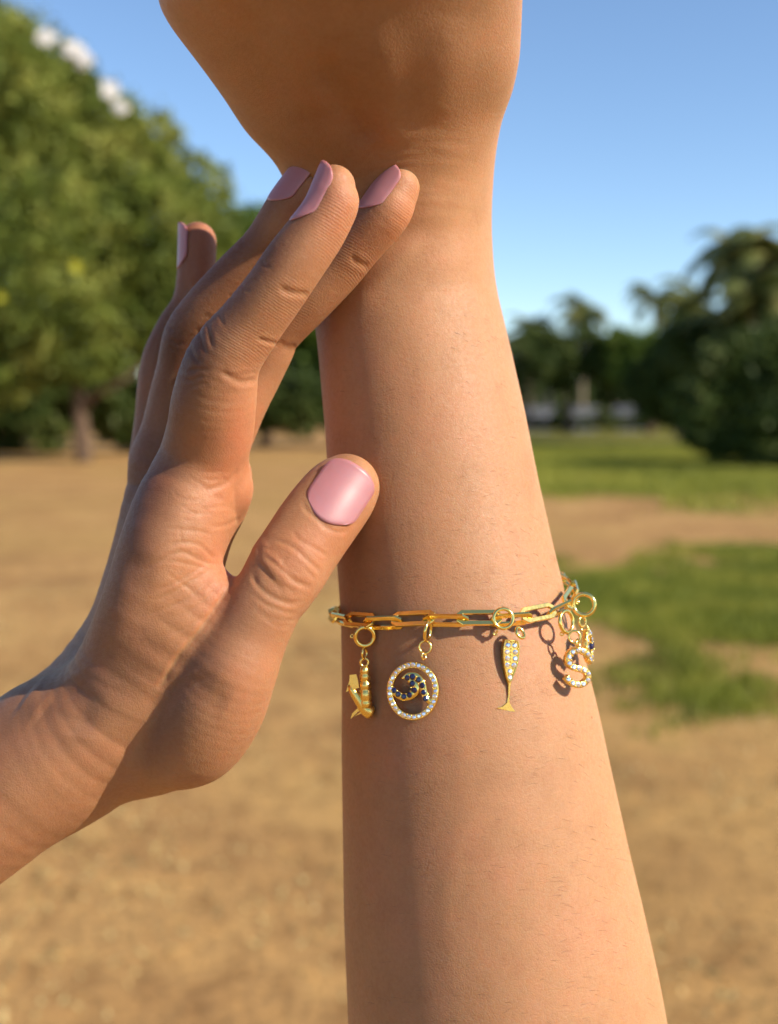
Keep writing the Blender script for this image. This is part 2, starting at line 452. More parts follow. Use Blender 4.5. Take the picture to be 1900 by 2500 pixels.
# palm
fp = GH.new()
for i, c in enumerate(PALM):
    t_ = GH.new(); GH.chain(chainpts(c, 3), t_, 9); fp = t_ if i == 0 else smin_in(fp, t_, 8.0 if i < 5 else 5.0)
fing = GH.new()
for c in (INDEX, MIDDLE, RING, PINKY):
    t_ = GH.new(); GH.chain(chainpts(c, 5), t_, 6)
    fing = smin_in(fing, t_, .7)
fh = smin_in(fp, fing, 3.2)
t_ = GH.new(); GH.chain(chainpts(THUMB, 5), t_, 7)
fh = smin_in(fh, t_, 3.4); del fp, fing, t_
vh, qh = GH.mesh(fh)
# a few smoothing passes for the voxel stair
nh = normals_of(vh, qh)
if (nh[:, 2]*(vh[:, 2]-vh[:, 2].mean())).sum() < 0: qh = qh[:, ::-1]; nh = -nh
px, py = to_px(vh); front = nh[:,2] > -.15
disp = np.zeros(len(vh))
zA = lambda l: [(240+.2895*x, 1100+.2895*y) for x, y in l]
zB = lambda l: [(380+.208*x, 500+.208*y) for x, y in l]
zT = lambda l: [(600+.2171*x, 1080+.2171*y) for x, y in l]
z1 = lambda l: [(300+.476*x, 350+.476*y) for x, y in l]
CR = [   # line, width px, depth mm
 (z1([(500,1160),(560,1205),(620,1222),(695,1212)]), 8, .70), (z1([(560,1190),(630,1185),(690,1170)]), 5, .3),
 (z1([(800,742),(870,768),(955,772)]), 8, .62), (z1([(680,1000),(780,1030),(830,1010)]), 5, .35),
 (z1([(1165,578),(1210,615),(1262,632)]), 8, .5), (z1([(810,1040),(860,1045),(890,1035)]), 7, .4), (z1([(690,1000),(790,1025)]), 5, .3),
 (z1([(600,495),(625,512),(650,505)]), 5, .35), (z1([(610,470),(640,490)]), 4, .25), (z1([(560,560),(610,575)]), 4, .2),
 (zB([(640,1490),(660,1600),(670,1720)]), 5, .35), (zB([(600,1380),(640,1540),(650,1660)]), 4.5, .4), (zB([(500,1440),(530,1570),(600,1760)]), 5, .45),
 (zB([(400,1640),(440,1760),(520,1870)]), 5, .4), (zB([(380,1970),(470,1935),(650,1945)]), 5, .4), (zB([(330,2080),(470,2050),(560,2000)]), 5, .35),
 (zB([(740,1240),(770,1340),(800,1420)]), 4.5, .3), (zB([(560,1340),(600,1290),(640,1350)]), 4.5, .25), (zB([(360,2160),(520,2100),(640,2110)]), 4.5, .25),
 (zB([(420,1560),(500,1500),(560,1420)]), 4, .25), (zB([(860,1040),(900,1090),(960,1120)]), 4.5, .3), (zB([(1000,920),(1060,990),(1120,1020)]), 4.5, .3),
 (zB([(1240,640),(1290,720),(1380,740)]), 4.5, .3), (zB([(150,1400),(200,1480)]), 5, .3), (zB([(160,1580),(260,1640),(330,1600)]), 5, .3), (zB([(150,1660),(260,1720)]), 5, .25),
 (zA([(1150,1095),(1060,1220),(960,1370),(850,1530),(740,1660),(640,1800),(570,1920),(500,2010)]), 6, 1.1),
 (zA([(560,650),(700,665),(850,682),(960,712)]), 4.5, .3), (zA([(590,800),(720,772),(860,802),(1000,930)]), 5, .4), (zA([(420,960),(620,880),(720,856),(900,940),(1070,972)]), 5, .45),
 (zA([(330,1040),(560,930),(760,960),(960,1000)]), 4.5, .28), (zA([(480,1180),(700,1090),(900,960)]), 4.5, .28), (zA([(420,1290),(650,1180),(860,1060),(980,1000)]), 4.5, .32),
 (zA([(560,1350),(800,1210),(980,1060)]), 4.5, .34), (zA([(620,1440),(860,1290),(1060,1120)]), 4.5, .32), (zA([(400,1400),(600,1310),(800,1250)]), 4.5, .22), (zA([(600,1560),(780,1470),(930,1370)]), 4.5, .22),
 (zA([(700,1120),(830,1210),(900,1240)]), 4, .22), (zA([(560,1010),(700,1120),(850,1180)]), 4, .2), (zA([(860,494),(980,480),(1095,465)]), 4.5, .35), (zA([(680,525),(830,530),(980,525)]), 4.5, .3),
 (zA([(900,335),(1010,305),(1110,252),(1190,150)]), 6, .6), (zA([(940,642),(1080,628),(1200,562)]), 5, .35), (zA([(680,440),(760,500),(840,530)]), 4, .2), (zA([(740,200),(860,280),(930,330)]), 4, .22), (zA([(700,560),(760,590),(820,560)]), 4, .2),
 (zA([(880,240),(980,250),(1110,240)]), 4.5, .25), (zA([(860,180),(950,185),(1050,170)]), 4, .2), (zA([(700,640),(690,720),(720,790)]), 4, .18), (zA([(620,320),(700,400),(900,430)]), 4, .2),
 (zT([(190,1270),(320,1350),(420,1440),(520,1540),(620,1590),(750,1632)]), 6, .6), (zT([(200,1190),(270,1210),(330,1310)]), 4.5, .3), (zT([(180,1150),(155,1290),(230,1440),(360,1590),(440,1690)]), 5.5, .45),
 (zT([(70,1430),(130,1590),(230,1690),(370,1770),(500,1812),(630,1780)]), 6.5, .6), (zT([(290,1080),(430,1130),(560,1200),(660,1290),(780,1400),(850,1470)]), 5.5, .4),
 (zT([(520,970),(600,1090),(720,1160),(860,1240),(935,1290)]), 5, .3), (zT([(80,1700),(230,1820),(400,1890),(560,1930)]), 5, .28), (zT([(180,1950),(350,2060),(520,2060)]), 5, .22),
 (zT([(420,1400),(430,1330),(480,1290)]), 4.5, .28), (zT([(640,1400),(720,1480),(790,1540)]), 4.5, .28), (zT([(350,1500),(440,1620),(560,1690)]), 4.5, .2), (zT([(120,1600),(60,1500)]), 4.5, .2),
 (zT([(80,1850),(230,1960),(420,2010),(600,1990)]), 5, .2), (zT([(660,640),(668,740),(790,850),(930,970),(1080,1010),(1180,960)]), 5.5, .4)]
for ln, wp, dp in CR:
    ds, t = poly_dist(px, py, ln, 30); tp = np.clip(np.minimum(t, 1-t)*7, 0, 1)
    disp += np.where(front, tp*.44*(-dp*np.exp(-(ds/wp)**2)+.22*dp*np.exp(-((ds-wp*2.1)/(wp*1.1))**2)), 0)
def softh(line, wpx, amp):
    ds, t = poly_dist(px, py, line, wpx*3); return np.where(front, amp*np.exp(-(ds/wpx)**2)*np.clip(np.sin(np.pi*np.clip(t,.02,.98))*1.5, 0, 1), 0)
disp += softh([(470,1640),(500,1690),(560,1725)], 42, -.8)         # hollow below the thumb joint
disp += softh([(330,1260),(360,1310),(370,1380)], 50, .4)
disp += softh([(300,1330),(345,1440),(330,1560)], 44, -.5)
disp += softh([(160,1660),(200,1720),(180,1800)], 40, -1.2)
disp += softh([(60,1700),(110,1740)], 45, 1.0)
disp += softh([(690,1370),(650,1400)], 60, .5)
disp += np.where(front, .015*np.sin(px*.09+np.sin(py*.05)*2)*np.sin(py*.075+np.sin(px*.06)*2), 0)
vh = vh+nh*disp[:,None]
vh_c = vh.copy()
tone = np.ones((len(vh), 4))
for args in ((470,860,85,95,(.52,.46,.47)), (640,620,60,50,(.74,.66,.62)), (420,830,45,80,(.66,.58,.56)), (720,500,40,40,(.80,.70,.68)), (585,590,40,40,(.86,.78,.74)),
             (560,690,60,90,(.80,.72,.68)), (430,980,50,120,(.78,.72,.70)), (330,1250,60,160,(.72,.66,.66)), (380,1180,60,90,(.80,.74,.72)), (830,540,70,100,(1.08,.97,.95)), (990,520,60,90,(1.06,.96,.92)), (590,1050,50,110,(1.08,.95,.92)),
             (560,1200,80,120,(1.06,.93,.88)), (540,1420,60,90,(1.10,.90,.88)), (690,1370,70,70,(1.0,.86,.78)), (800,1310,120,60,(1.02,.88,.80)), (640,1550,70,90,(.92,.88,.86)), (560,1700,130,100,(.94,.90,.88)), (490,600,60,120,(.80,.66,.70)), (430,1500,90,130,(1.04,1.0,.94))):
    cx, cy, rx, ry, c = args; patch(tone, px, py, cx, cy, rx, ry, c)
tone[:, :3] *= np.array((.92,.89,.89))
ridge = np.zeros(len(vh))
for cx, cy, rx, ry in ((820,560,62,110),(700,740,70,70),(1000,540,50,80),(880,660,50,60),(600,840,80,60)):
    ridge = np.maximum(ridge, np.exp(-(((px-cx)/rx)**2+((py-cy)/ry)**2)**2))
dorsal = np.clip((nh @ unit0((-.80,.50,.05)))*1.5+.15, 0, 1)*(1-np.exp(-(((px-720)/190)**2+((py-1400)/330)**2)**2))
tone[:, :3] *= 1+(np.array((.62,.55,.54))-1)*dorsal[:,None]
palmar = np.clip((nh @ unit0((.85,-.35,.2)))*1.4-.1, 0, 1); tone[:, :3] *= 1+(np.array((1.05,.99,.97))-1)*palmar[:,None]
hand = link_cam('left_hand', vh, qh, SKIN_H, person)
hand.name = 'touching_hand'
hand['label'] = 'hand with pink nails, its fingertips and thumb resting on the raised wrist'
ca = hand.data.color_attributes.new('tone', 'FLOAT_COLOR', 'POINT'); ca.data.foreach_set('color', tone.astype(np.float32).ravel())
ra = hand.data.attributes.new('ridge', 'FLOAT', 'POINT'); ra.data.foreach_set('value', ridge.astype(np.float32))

def unit(v): v = np.asarray(v, float); return v/np.linalg.norm(v)
def nail(c0, c1, n, halfw, lift=.32, ext=0.0, lab=None):
    """c0 base centre, c1 tip centre (camera mm, inside the finger)"""
    a_ = unit(c1-c0); n = unit(np.array(n, float)-a_*np.dot(n, a_)); s_ = np.cross(a_, n)
    def top(c):
        r = np.arange(0, 13, .08); f_ = GH.sample(fh, c+n*r[:,None])
        if f_[0] < 0: k = np.nonzero(f_ > 0)[0]; return r[k[0]] if len(k) else 6
        f_ = GH.sample(fh, c-n*r[:,None]); k = np.nonzero(f_ < 0)[0]; return -r[k[0]] if len(k) and r[k[0]] < 5 else -6
    vv_ = np.linspace(.02, .75, 10); tt_ = [top(c0+(c1-c0)*v) for v in vv_]; q_ = np.polyfit(vv_, tt_, 2)
    h1 = np.polyval(q_, .5); R = h1+.6; sl1 = 2*q_[0]*.75+q_[1]
    def H(v): return np.polyval(q_, v) if v < .75 else np.polyval(q_, .75)+sl1*(v-.75)*.8
    U = np.linspace(-1, 1, 17); V = np.linspace(0, 1+ext, 19); top_ = []; bot = []; flo = []
    for v in V:
        vv = v/(1+ext); wsc = (1-max(0, 1-vv*4.2)**2.4*.26)*(1-max(0, vv*4-3)**2.5*.14)
        for u in U:
            x = u*halfw*wsc; al = v+.16*(u**2)*(1-vv)**1.5-.12*abs(u)**3*vv**3
            drop = R-math.sqrt(max(R*R-x*x, .01))
            h = H(al)+lift-drop*.97; ctr0 = c0+(c1-c0)*al+s_*x
            h = max(h, top(ctr0)+lift*.45*(1-abs(u)**4)+.04)
            top_.append(ctr0); bot.append(h); flo.append(top(ctr0)+.07)
    hg = np.array(bot).reshape(len(V), len(U))
    for _ in range(4):
        pd = np.pad(hg, 1, mode='edge'); hg2 = (pd[:-2,1:-1]+pd[2:,1:-1]+pd[1:-1,:-2]+pd[1:-1,2:]+2*hg)/6; hg2[:,0] = hg[:,0]; hg2[:,-1] = hg[:,-1]; hg = hg2
    hg = np.maximum(hg, np.array(flo).reshape(hg.shape))
    ctrs = np.array(top_); top_ = list(ctrs+n*hg.ravel()[:,None]); bot = list(ctrs+n*(hg.ravel()[:,None]-.34))
    vs = top_+bot
    nu, nv = len(U), len(V); f = []
    for i in range(nv-1):
        for j in range(nu-1):
            q = [i*nu+j, i*nu+j+1, (i+1)*nu+j+1, (i+1)*nu+j]
            f.append(q); f.append([k+nu*nv for k in q[::-1]])
    rim = [j for j in range(nu)]+[i*nu+nu-1 for i in range(1, nv)]+[(nv-1)*nu+j for j in range(nu-2, -1, -1)]+[i*nu for i in range(nv-2, 0, -1)]
    for k in range(len(rim)):
        a2, b2 = rim[k], rim[(k+1) % len(rim)]; f.append([b2, a2, a2+nu*nv, b2+nu*nv])
    o = link_cam('fingernail', vs, f, NAIL, hand)
    if lab: o['label'] = lab
    return o
nail(P(780,1280,281), P(858,1163,283), (.12,.10,.98), 7.1, .22, .14, 'wide pink thumbnail facing forward')
nail(P(763,570,253), P(822,452,253), (-.79,.50,.40), 4.7, .20, .24)
nail(P(919,545,277), P(980,453,277), (-.72,.45,.55), 5.3, .20, .22)
nail(P(698,522,287), P(763,426,286), (-.66,.42,.62), 5.2, .20, .22)
nail(P(481,662,330), P(484,570,330), (-.95,.0,.30), 4.6, .20, .22)

# ------------------------------------------------------------------ charm bracelet
SQ = math.sqrt
def brace_point(th, off):
    """point round the arm at angle th (0 = right edge, pi/2 = front), off mm outside the skin"""
    py = 1508.0
    for _ in range(6):
        c = (fL(py)+fR(py))/2; d = fD(py)-math.sin(th)*(fH(py)+off)
        t = (d-(fD(1508)-fH(1508)))/(2*fH(1508))         # 0 front .. 1 back
        yf = 1513+16*min(1, max(0, (-math.cos(th)-.25)/.5))+ (-10 if math.cos(th) > .8 else 0)*(math.cos(th)-.8)/.2
        py = 1250+(yf-1250)*(272.0/d)-96*max(t, 0)*min(1, max(0, (math.cos(th)+.55)/.8))
    hwm = (fR(py)-fL(py))/2*fD(py)/FOC
    X = (c-950)/FOC*fD(py)+math.cos(th)*(hwm+off)
    return np.array([X, -(py-1250)/FOC*d, -d])
ths = np.linspace(0, 2*math.pi, 721); ring_pts = np.array([brace_point(t, 1.75) for t in ths])
k_ = np.hanning(31); k_ /= k_.sum()
ring_pts = np.array([np.convolve(np.concatenate([ring_pts[-31:-1, i], ring_pts[:-1, i], ring_pts[:31, i]]), k_, 'same')[30:30+720] for i in range(3)]).T
seg = np.linalg.norm(np.roll(ring_pts, -1, 0)-ring_pts, axis=1); cum = np.concatenate([[0], np.cumsum(seg)]); PERI = cum[-1]
rp = np.vstack([ring_pts, ring_pts[:1]])
def on_ring(s_): s_ = s_ % PERI; return np.array([np.interp(s_, cum, rp[:, i]) for i in range(3)])
bracelet = empty('charm_bracelet', c2w(P(1110, 1513, 300))[0])
tag(bracelet, 'gold paperclip chain bracelet worn round the raised forearm, five charms hanging from it', 'bracelet')
def link_mesh():
    hl, hw_, ch = 5.1, 1.55, 1.05           # elongated octagon loop, centre line
    cl = [(-hl,-hw_+ch*.75),(-hl,hw_-ch*.75),(-hl+ch,hw_),(hl-ch,hw_),(hl,hw_-ch*.75),(hl,-hw_+ch*.75),(hl-ch,-hw_),(-hl+ch,-hw_)]
    cl = [np.array(c) for c in cl]; n = len(cl); v = []; f = []
    for i in range(n):
        a_, b_, c_ = cl[i-1], cl[i], cl[(i+1) % n]
        d1 = (b_-a_)/np.linalg.norm(b_-a_); d2 = (c_-b_)/np.linalg.norm(c_-b_)
        nn = np.array([-(d1+d2)[1], (d1+d2)[0]]); nn /= np.linalg.norm(nn); sc = 1/max(.6, abs(np.dot(nn, np.array([-d1[1], d1[0]]))))
        for (a2, h2) in ((-.52,-.30),(-.42,-.40),(.42,-.40),(.52,-.30),(.52,.30),(.42,.40),(-.42,.40),(-.52,.30)):
            q = b_+nn*a2*sc*1.12; v.append((q[0], q[1], h2*.92))
    for i in range(n):
        j = (i+1) % n
        for k in range(8):
            k2 = (k+1) % 8; f.append([i*8+k, j*8+k, j*8+k2, i*8+k2])
    me = raw_mesh('chain_link', np.array(v)/1000.0, f, False); me.materials.append(GOLD); return me
LM = link_mesh()
s0 = 0
best = 1e9
for s_ in np.arange(0, PERI, .2):       # arc length where the front of the chain is at x = 1170
    p = on_ring(s_)
    if -p[2] < 295:
        x = 950+p[0]/-p[2]*FOC
        if abs(x-1170) < best: best = abs(x-1170); s0 = s_
nl = int(round(PERI/8.45)); nl += nl % 2
pitch = PERI/nl
bw = wpos(bracelet); R3 = MCn[:3,:3]
for i in range(nl):
    s_ = s0+i*pitch; p = on_ring(s_)
    t = unit(on_ring(s_+3.2)-on_ring(s_-3.2))
    ctr = np.array([(((fL(1508)+fR(1508))/2)-950)/FOC*302, p[1], -302]); nrm = p-ctr; nrm = unit(nrm-t*np.dot(nrm, t)); up = np.cross(nrm, t); up = up if up[1] > 0 else -up
    p = (on_ring(s_+3.2)+on_ring(s_-3.2)+2*p)/4 + nrm*.15
    ph = math.radians(33 if i % 2 == 0 else -38)+rng.normal(0, .05)
    wv_ = up*math.cos(ph)-nrm*math.sin(ph); zz = np.cross(t, wv_)
    if i % 2 == 0: p = p+up*.35
    else: p = p-up*.35
    rot = np.column_stack([t, wv_, zz]); rw = R3@rot
    if np.linalg.det(rw) < 0: rw[:, 2] *= -1
    o = bpy.data.objects.new('chain_link', LM); COL.objects.link(o); o.parent = bracelet
    M4 = Matrix.Identity(4)
    for a2 in range(3):
        for b2 in range(3): M4[a2][b2] = rw[a2, b2]
        M4[a2][3] = c2w(p)[0][a2]-bw[a2]
    o.matrix_local = M4

class Frame:
    """a flat charm's own plane: photo pixels are carried onto it"""
    def __init__(s, px, py, d, n):
        s.o = P(px, py, d); s.n = unit(n); s.x = unit(np.cross([0, 1, 0], s.n)); s.y = np.cross(s.n, s.x); s.px, s.py, s.d = px, py, d
    def uv(s, px, py):
        r = P(px, py, 1.0); t = np.dot(s.o, s.n)/np.dot(r, s.n); q = r*t-s.o; return np.array([q@s.x, q@s.y])
    def at(s, u, v, h=0): return s.o+s.x*u+s.y*v+s.n*h
def band(mb, fr, path, wid, h0, h1, closed=False, bev=.14):
    """ribbon of width wid along a path in the frame, thick from h0 to h1"""
    path = np.array(path, float); n = len(path); wid = [wid]*n if np.isscalar(wid) else wid; v = []
    for i in range(n):
        a_ = path[(i-1) % n] if closed or i else path[i]; b_ = path[(i+1) % n] if closed or i < n-1 else path[i]
        t = unit(b_-a_); nn = np.array([-t[1], t[0]]); w2 = wid[i]/2; be = min(bev, w2*.6)
        for (a2, h) in ((-w2,h0+be),(-w2+be,h0),(w2-be,h0),(w2,h0+be),(w2,h1-be),(w2-be,h1),(-w2+be,h1),(-w2,h1-be)):
            q = path[i]+nn*a2; v.append(fr.at(q[0], q[1], h))
    f = []
    for i in range(n if closed else n-1):
        j = (i+1) % n
        for k in range(8): f.append([i*8+k, i*8+(k+1) % 8, j*8+(k+1) % 8, j*8+k])
    if not closed: f.append([k for k in range(8)][::-1]); f.append([(n-1)*8+k for k in range(8)])
    mb.add(v, f)
def resample(path, n, closed=False):
    path = np.array(path, float); q = np.vstack([path, path[:1]]) if closed else path
    s_ = np.concatenate([[0], np.cumsum(np.linalg.norm(np.diff(q, axis=0), axis=1))])
    t = np.linspace(0, s_[-1], n+1)[:-1] if closed else np.linspace(0, s_[-1], n)
    return np.array([np.interp(t, s_, q[:, i]) for i in range(2)]).T
def gem_mesh(name, m):
    v = []; f = []
    for r, z, o_ in ((.52, .34, .5), (.86, .14, 0), (1.0, 0, .5)):
        for k in range(8): an = 2*math.pi*(k+o_)/8; v.append((r*math.cos(an), r*math.sin(an), z))
    v.append((0, 0, -.55)); f.append(list(range(8)))
    for k in range(8):
        k2 = (k+1) % 8
        f += [[k, 8+k2, k2], [k, 8+k, 8+k2], [8+k, 16+k, 8+k2], [8+k2, 16+k, 16+k2], [16+k2, 16+k, 24]]
    me = raw_mesh(name, np.array(v)/1000.0, f, False); me.materials.append(m); return me
GMW, GMB = gem_mesh('clear_stone', GEMW), gem_mesh('blue_stone', GEMB)
def gem(fr, u, v, h, r, parent, blue=False):
    o = bpy.data.objects.new('blue_stone' if blue else 'clear_stone', GMB if blue else GMW); COL.objects.link(o); o.parent = parent
    j = rng.normal(0, .10, 2); n = unit(fr.n+fr.x*j[0]+fr.y*j[1]); x = unit(np.cross(fr.y, n)); y = np.cross(n, x); a = rng.uniform(0, .8)
    x, y = x*math.cos(a)+y*math.sin(a), y*math.cos(a)-x*math.sin(a)
    rw = R3@np.column_stack([x, y, n])*r; pw = c2w(fr.at(u, v, h))[0]-wpos(parent); M4 = Matrix.Identity(4)
    for a2 in range(3):
        for b2 in range(3): M4[a2][b2] = rw[a2, b2]
        M4[a2][3] = pw[a2]
    o.matrix_local = M4
def torus(mb, c, n, R, r, x=None, sx=1.0, sy=1.0, a0=0, a1=2*math.pi, seg=28, up=(0,1,0)):
    n = unit(n); ax = unit(np.cross(up, n)); ay = np.cross(n, ax)
    closed = abs(a1-a0-2*math.pi) < 1e-6
    A_ = np.linspace(a0, a1, seg+(0 if closed else 1), endpoint=not closed)
    mb.tube([np.array(c)+ax*math.cos(t)*R*sx+ay*math.sin(t)*R*sy for t in A_], r, 8, closed)
def charm(name, px, py, d, label, cat='charm'):
    o = empty(name, c2w(P(px, py, d))[0]); return tag(o, label, cat, 'charms hanging from the bracelet')
def clasp(parent, px, py, d, n, R, r=.50, tail=None):
    mb = MB(); torus(mb, P(px, py, d), n, R, r, seg=32)
    if tail:
        t_ = P(tail[0], tail[1], d+.3); torus(mb, t_, (0,.1,1), .42, .17, seg=14); mb.tube([t_+[.3,0,0] if tail[0] < px else t_-[.3,0,0], P(px, py, d)+(t_-P(px, py, d))*(R/np.linalg.norm(t_-P(px, py, d)))], .18, 6)
    return mb.cam('spring_ring', GOLD, parent)
def jump(parent, px, py, d, n, R, sx=1, sy=1, r=.32, name='jump_ring'):
    mb = MB(); torus(mb, P(px, py, d), n, R, r, sx=sx, sy=sy, seg=24); return mb.cam(name, GOLD, parent)
af = lambda x, y: float(arm_front(x, y))

# --- aeroplane charm
d0 = af(890, 1620)-4.2
ch = charm('airplane_charm', 891, 1556, d0, 'small gold airplane charm hanging nose down nearest the thumb side of the arm')
clasp(ch, 891, 1554, d0, (.15, -.1, 1), 2.4, .56, tail=(860, 1553))
jump(ch, 890, 1595, d0, (.9, 0, .45), 1.2, sx=1, sy=1.1); 
jump(ch, 890, 1617, d0, (.1, 0, 1), 1.0, r=.32, name='bail')
def pxl(pts, d): return [P(x, y, d) for x, y in pts]
fu = MB(); fpts = [(852,1672),(860,1684),(868,1697),(877,1710),(886,1722),(896,1733),(905,1740),(911,1743)]
fu.tube(pxl(fpts, d0-.2), [.5,.95,1.15,1.3,1.5,1.75,1.8,1.2], 16); fu.cam('fuselage', GOLDB, ch)
def slab(px_poly, d, th, slope=0.0):
    n = len(px_poly); v = [P(x, y, d-th/2+slope*(i % 2)) for i, (x, y) in enumerate(px_poly)]+[P(x, y, d+th/2+slope*(i % 2)) for i, (x, y) in enumerate(px_poly)]
    return v, [list(range(n))[::-1], [n+i for i in range(n)]]+[[i, (i+1) % n, n+(i+1) % n, n+i] for i in range(n)]
m_ = MB()
ws = [(1626,.35),(1629,.75),(1642,.95),(1644,.8),(1647,1.0),(1659,1.02),(1661,.82),(1664,.82),(1666,1.04),(1680,1.08),(1682,.9),(1685,1.12),(1706,1.18),(1709,1.0),(1713,1.2),(1727,1.15)]
m_.tube([P(890+(y-1626)*.042, y, d0-.55) for y, r in ws], [r*1.35 for y, r in ws], 14)
m_.cam('wing', GOLDB, ch)
m_ = MB(); v, f = slab([(884,1718),(892,1730),(874,1738),(860,1752),(856,1755),(860,1742)], d0+.6, .7); m_.add(v, f); v, f = slab([(890,1730),(893,1737),(872,1746),(866,1749)], d0-.2, .5); m_.add(v, f)
m_.cam('wing', GOLDB, ch, smooth=False)
m_ = MB(); v, f = slab([(854,1648),(870,1646),(874,1660),(877,1679),(861,1684),(853,1670)], d0-.7, 1.5); m_.add(v, f); m_.cam('tailplane', GOLDB, ch, smooth=False)
m_ = MB(); v, f = slab([(853,1662),(862,1680),(845,1690)], d0+.2, .6); m_.add(v, f); m_.cam('tail_fin', GOLDB, ch, smooth=False)

# --- round pendant with the blue curl
d1 = af(1010, 1640)-2.3
ch = charm('round_pendant', 1044, 1545, d1-1, 'round gold pendant, clear stones in its ring and a curl of dark blue stones')
clasp(ch, 1045, 1540, d1-1.2, (.93, -.15, .32), 2.5, .44)
jump(ch, 1038, 1580, d1-.6, (-.1, .1, 1), 1.45, sy=1.05)
fr = Frame(1008, 1687, d1-.4, (-.30, .05, .95))
rim = [fr.uv(1008+65*math.cos(t)*.985, 1687-73*math.sin(t)) for t in np.linspace(0, 2*math.pi, 72, endpoint=False)]
cen = fr.uv(1008, 1687); rim = [cen+(q-cen)*.875 for q in rim]
mb = MB(); band(mb, fr, rim, 1.55, -1.0, .32, True); mb.cam('rim', GOLD, ch)
jump(ch, 1035, 1601, d1-.6, (.8, .1, .6), .85, r=.26, name='bail')
pr = MB()
def stones(fr, pts, rad, h, parent, blue=False, prong=.20, wid=.5, ends=True):
    for i, q in enumerate(pts):
        gem(fr, q[0], q[1], h, rad*rng.uniform(.93, 1.05), parent, blue)
def prongs(mb, fr, pts, closed, off, h, r):
    n = len(pts)
    for i in range(n if closed else n-1):
        a_, b_ = np.array(pts[i]), np.array(pts[(i+1) % n]); t = unit(b_-a_); nn = np.array([-t[1], t[0]])
        for s_ in (-1, 1): q = (a_+b_)/2+nn*off*s_; mb.ball(fr.at(q[0], q[1], h), r, 6, 4)
gp = resample(rim, 29, True); stones(fr, gp, .60, .40, ch); prongs(pr, fr, gp, True, .52, .42, .24)
zc = lambda l: [fr.uv(780+.2262*x, 1400+.2262*y) for x, y in l]
c1 = catmull(zc([(770,1225),(810,1275),(860,1315),(920,1335),(985,1322),(1035,1280),(1040,1220),(1005,1175),(960,1150)]), 5)
c2 = catmull(zc([(890,1130),(935,1118),(985,1100),(1040,1105),(1085,1145),(1115,1205),(1130,1275),(1160,1345),(1205,1395)]), 5)
w1 = np.interp(np.linspace(0, 1, len(c1)), [0, .12, .8, 1], [1.1, 1.75, 1.75, 1.0]); w2_ = np.interp(np.linspace(0, 1, len(c2)), [0, .15, .85, 1], [.3, 1.65, 1.75, 1.3])
mb = MB(); band(mb, fr, c1, list(w1), -.8, .22); band(mb, fr, c2, list(w2_), -.8, .30); mb.cam('curl', GOLD, ch)
b1 = zc([(805,1260),(850,1303),(913,1328),(974,1312),(1028,1260),(1005,1187)]); b2 = zc([(950,1125),(1008,1112),(1075,1145),(1112,1208),(1128,1280),(1150,1350)])
stones(fr, b1, .72, .28, ch, True); stones(fr, b2, .72, .36, ch, True); prongs(pr, fr, b1, False, .55, .30, .22); prongs(pr, fr, b2, False, .55, .38, .22)
o = pr.cam('prongs', GOLD, ch); o['kind'] = 'stuff'

# --- champagne glass charm
d2 = af(1245, 1640)-1.3
ch = charm('champagne_glass_charm', 1229, 1509, d2-.8, 'gold champagne glass charm set with clear stones hanging from the middle of the chain')
clasp(ch, 1229, 1510, d2-1.2, (.12, .15, 1), 2.4, .50, tail=(1209, 1547))
jump(ch, 1270, 1545, d2-.6, (.55, .5, .6), 1.25, sy=1.15, r=.42)
fr = Frame(1243, 1640, d2, (.30, .03, .95)); za = lambda l: [fr.uv(1120+.2262*x, 1380+.2262*y) for x, y in l]
out = za([(500,800),(648,815),(655,880),(652,980),(632,1080),(600,1170),(572,1240),(562,1290),(552,1400),(550,1480),(575,1530),(618,1580),(600,1592),(520,1570),(412,1545),(470,1525),(520,1480),(535,1400),(538,1290),(510,1210),(490,1100),(480,1000),(480,900)])
def prism(fr, poly, h0, h1, bev=.12):
    poly = np.array(poly); n = len(poly); c = poly.mean(0); v = []
    for (ins, h) in ((bev, h0), (0, h0+bev), (0, h1-bev), (bev, h1)):
        for i in range(n):
            a_, b_, c_ = poly[i-1], poly[i], poly[(i+1) % n]; t = unit(c_-a_); nn = np.array([-t[1], t[0]])
            q = b_+nn*ins*PS; v.append(fr.at(q[0], q[1], h))
    f = [list(range(n)), [3*n+i for i in range(n)][::-1]]
    for l_ in range(3):
        for i in range(n): j = (i+1) % n; f.append([l_*n+i, (l_+1)*n+i, (l_+1)*n+j, l_*n+j])
    return v, f
PS = 1.0 if sum(out[i][0]*out[(i+1) % len(out)][1]-out[(i+1) % len(out)][0]*out[i][1] for i in range(len(out))) > 0 else -1.0
mb = MB(); v, f = prism(fr, out, -1.6, .10); mb.add(v, f); mb.cam('glass_body', GOLDB, ch, smooth=False)
cup = resample(za([(500,808),(640,818),(648,890),(645,980),(626,1080),(596,1165),(568,1235),(550,1272),(530,1235),(508,1160),(492,1060),(488,950),(492,870)]), 40, True)
mb = MB(); band(mb, fr, cup, .30, .0, .38, True, .08); mb.cam('cup_rim', GOLD, ch)
gs = za([(530,862),(602,866),(520,936),(607,938),(522,1004),(607,1008),(520,1076),(594,1080),(552,1145),(552,1212)])
stones(fr, gs, .68, .20, ch); pr = MB()
for q in za([(565,900),(565,935),(562,970),(562,1005),(560,1040),(556,1075),(515,1110),(588,1112),(530,1180),(575,1175),(552,1248),(495,970),(633,972),(495,1040),(628,1045),(495,900),(636,900),(520,825),(565,828),(610,830)]): pr.ball(fr.at(q[0], q[1], .22), .22, 6, 4)
o = pr.cam('prongs', GOLD, ch); o['kind'] = 'stuff'

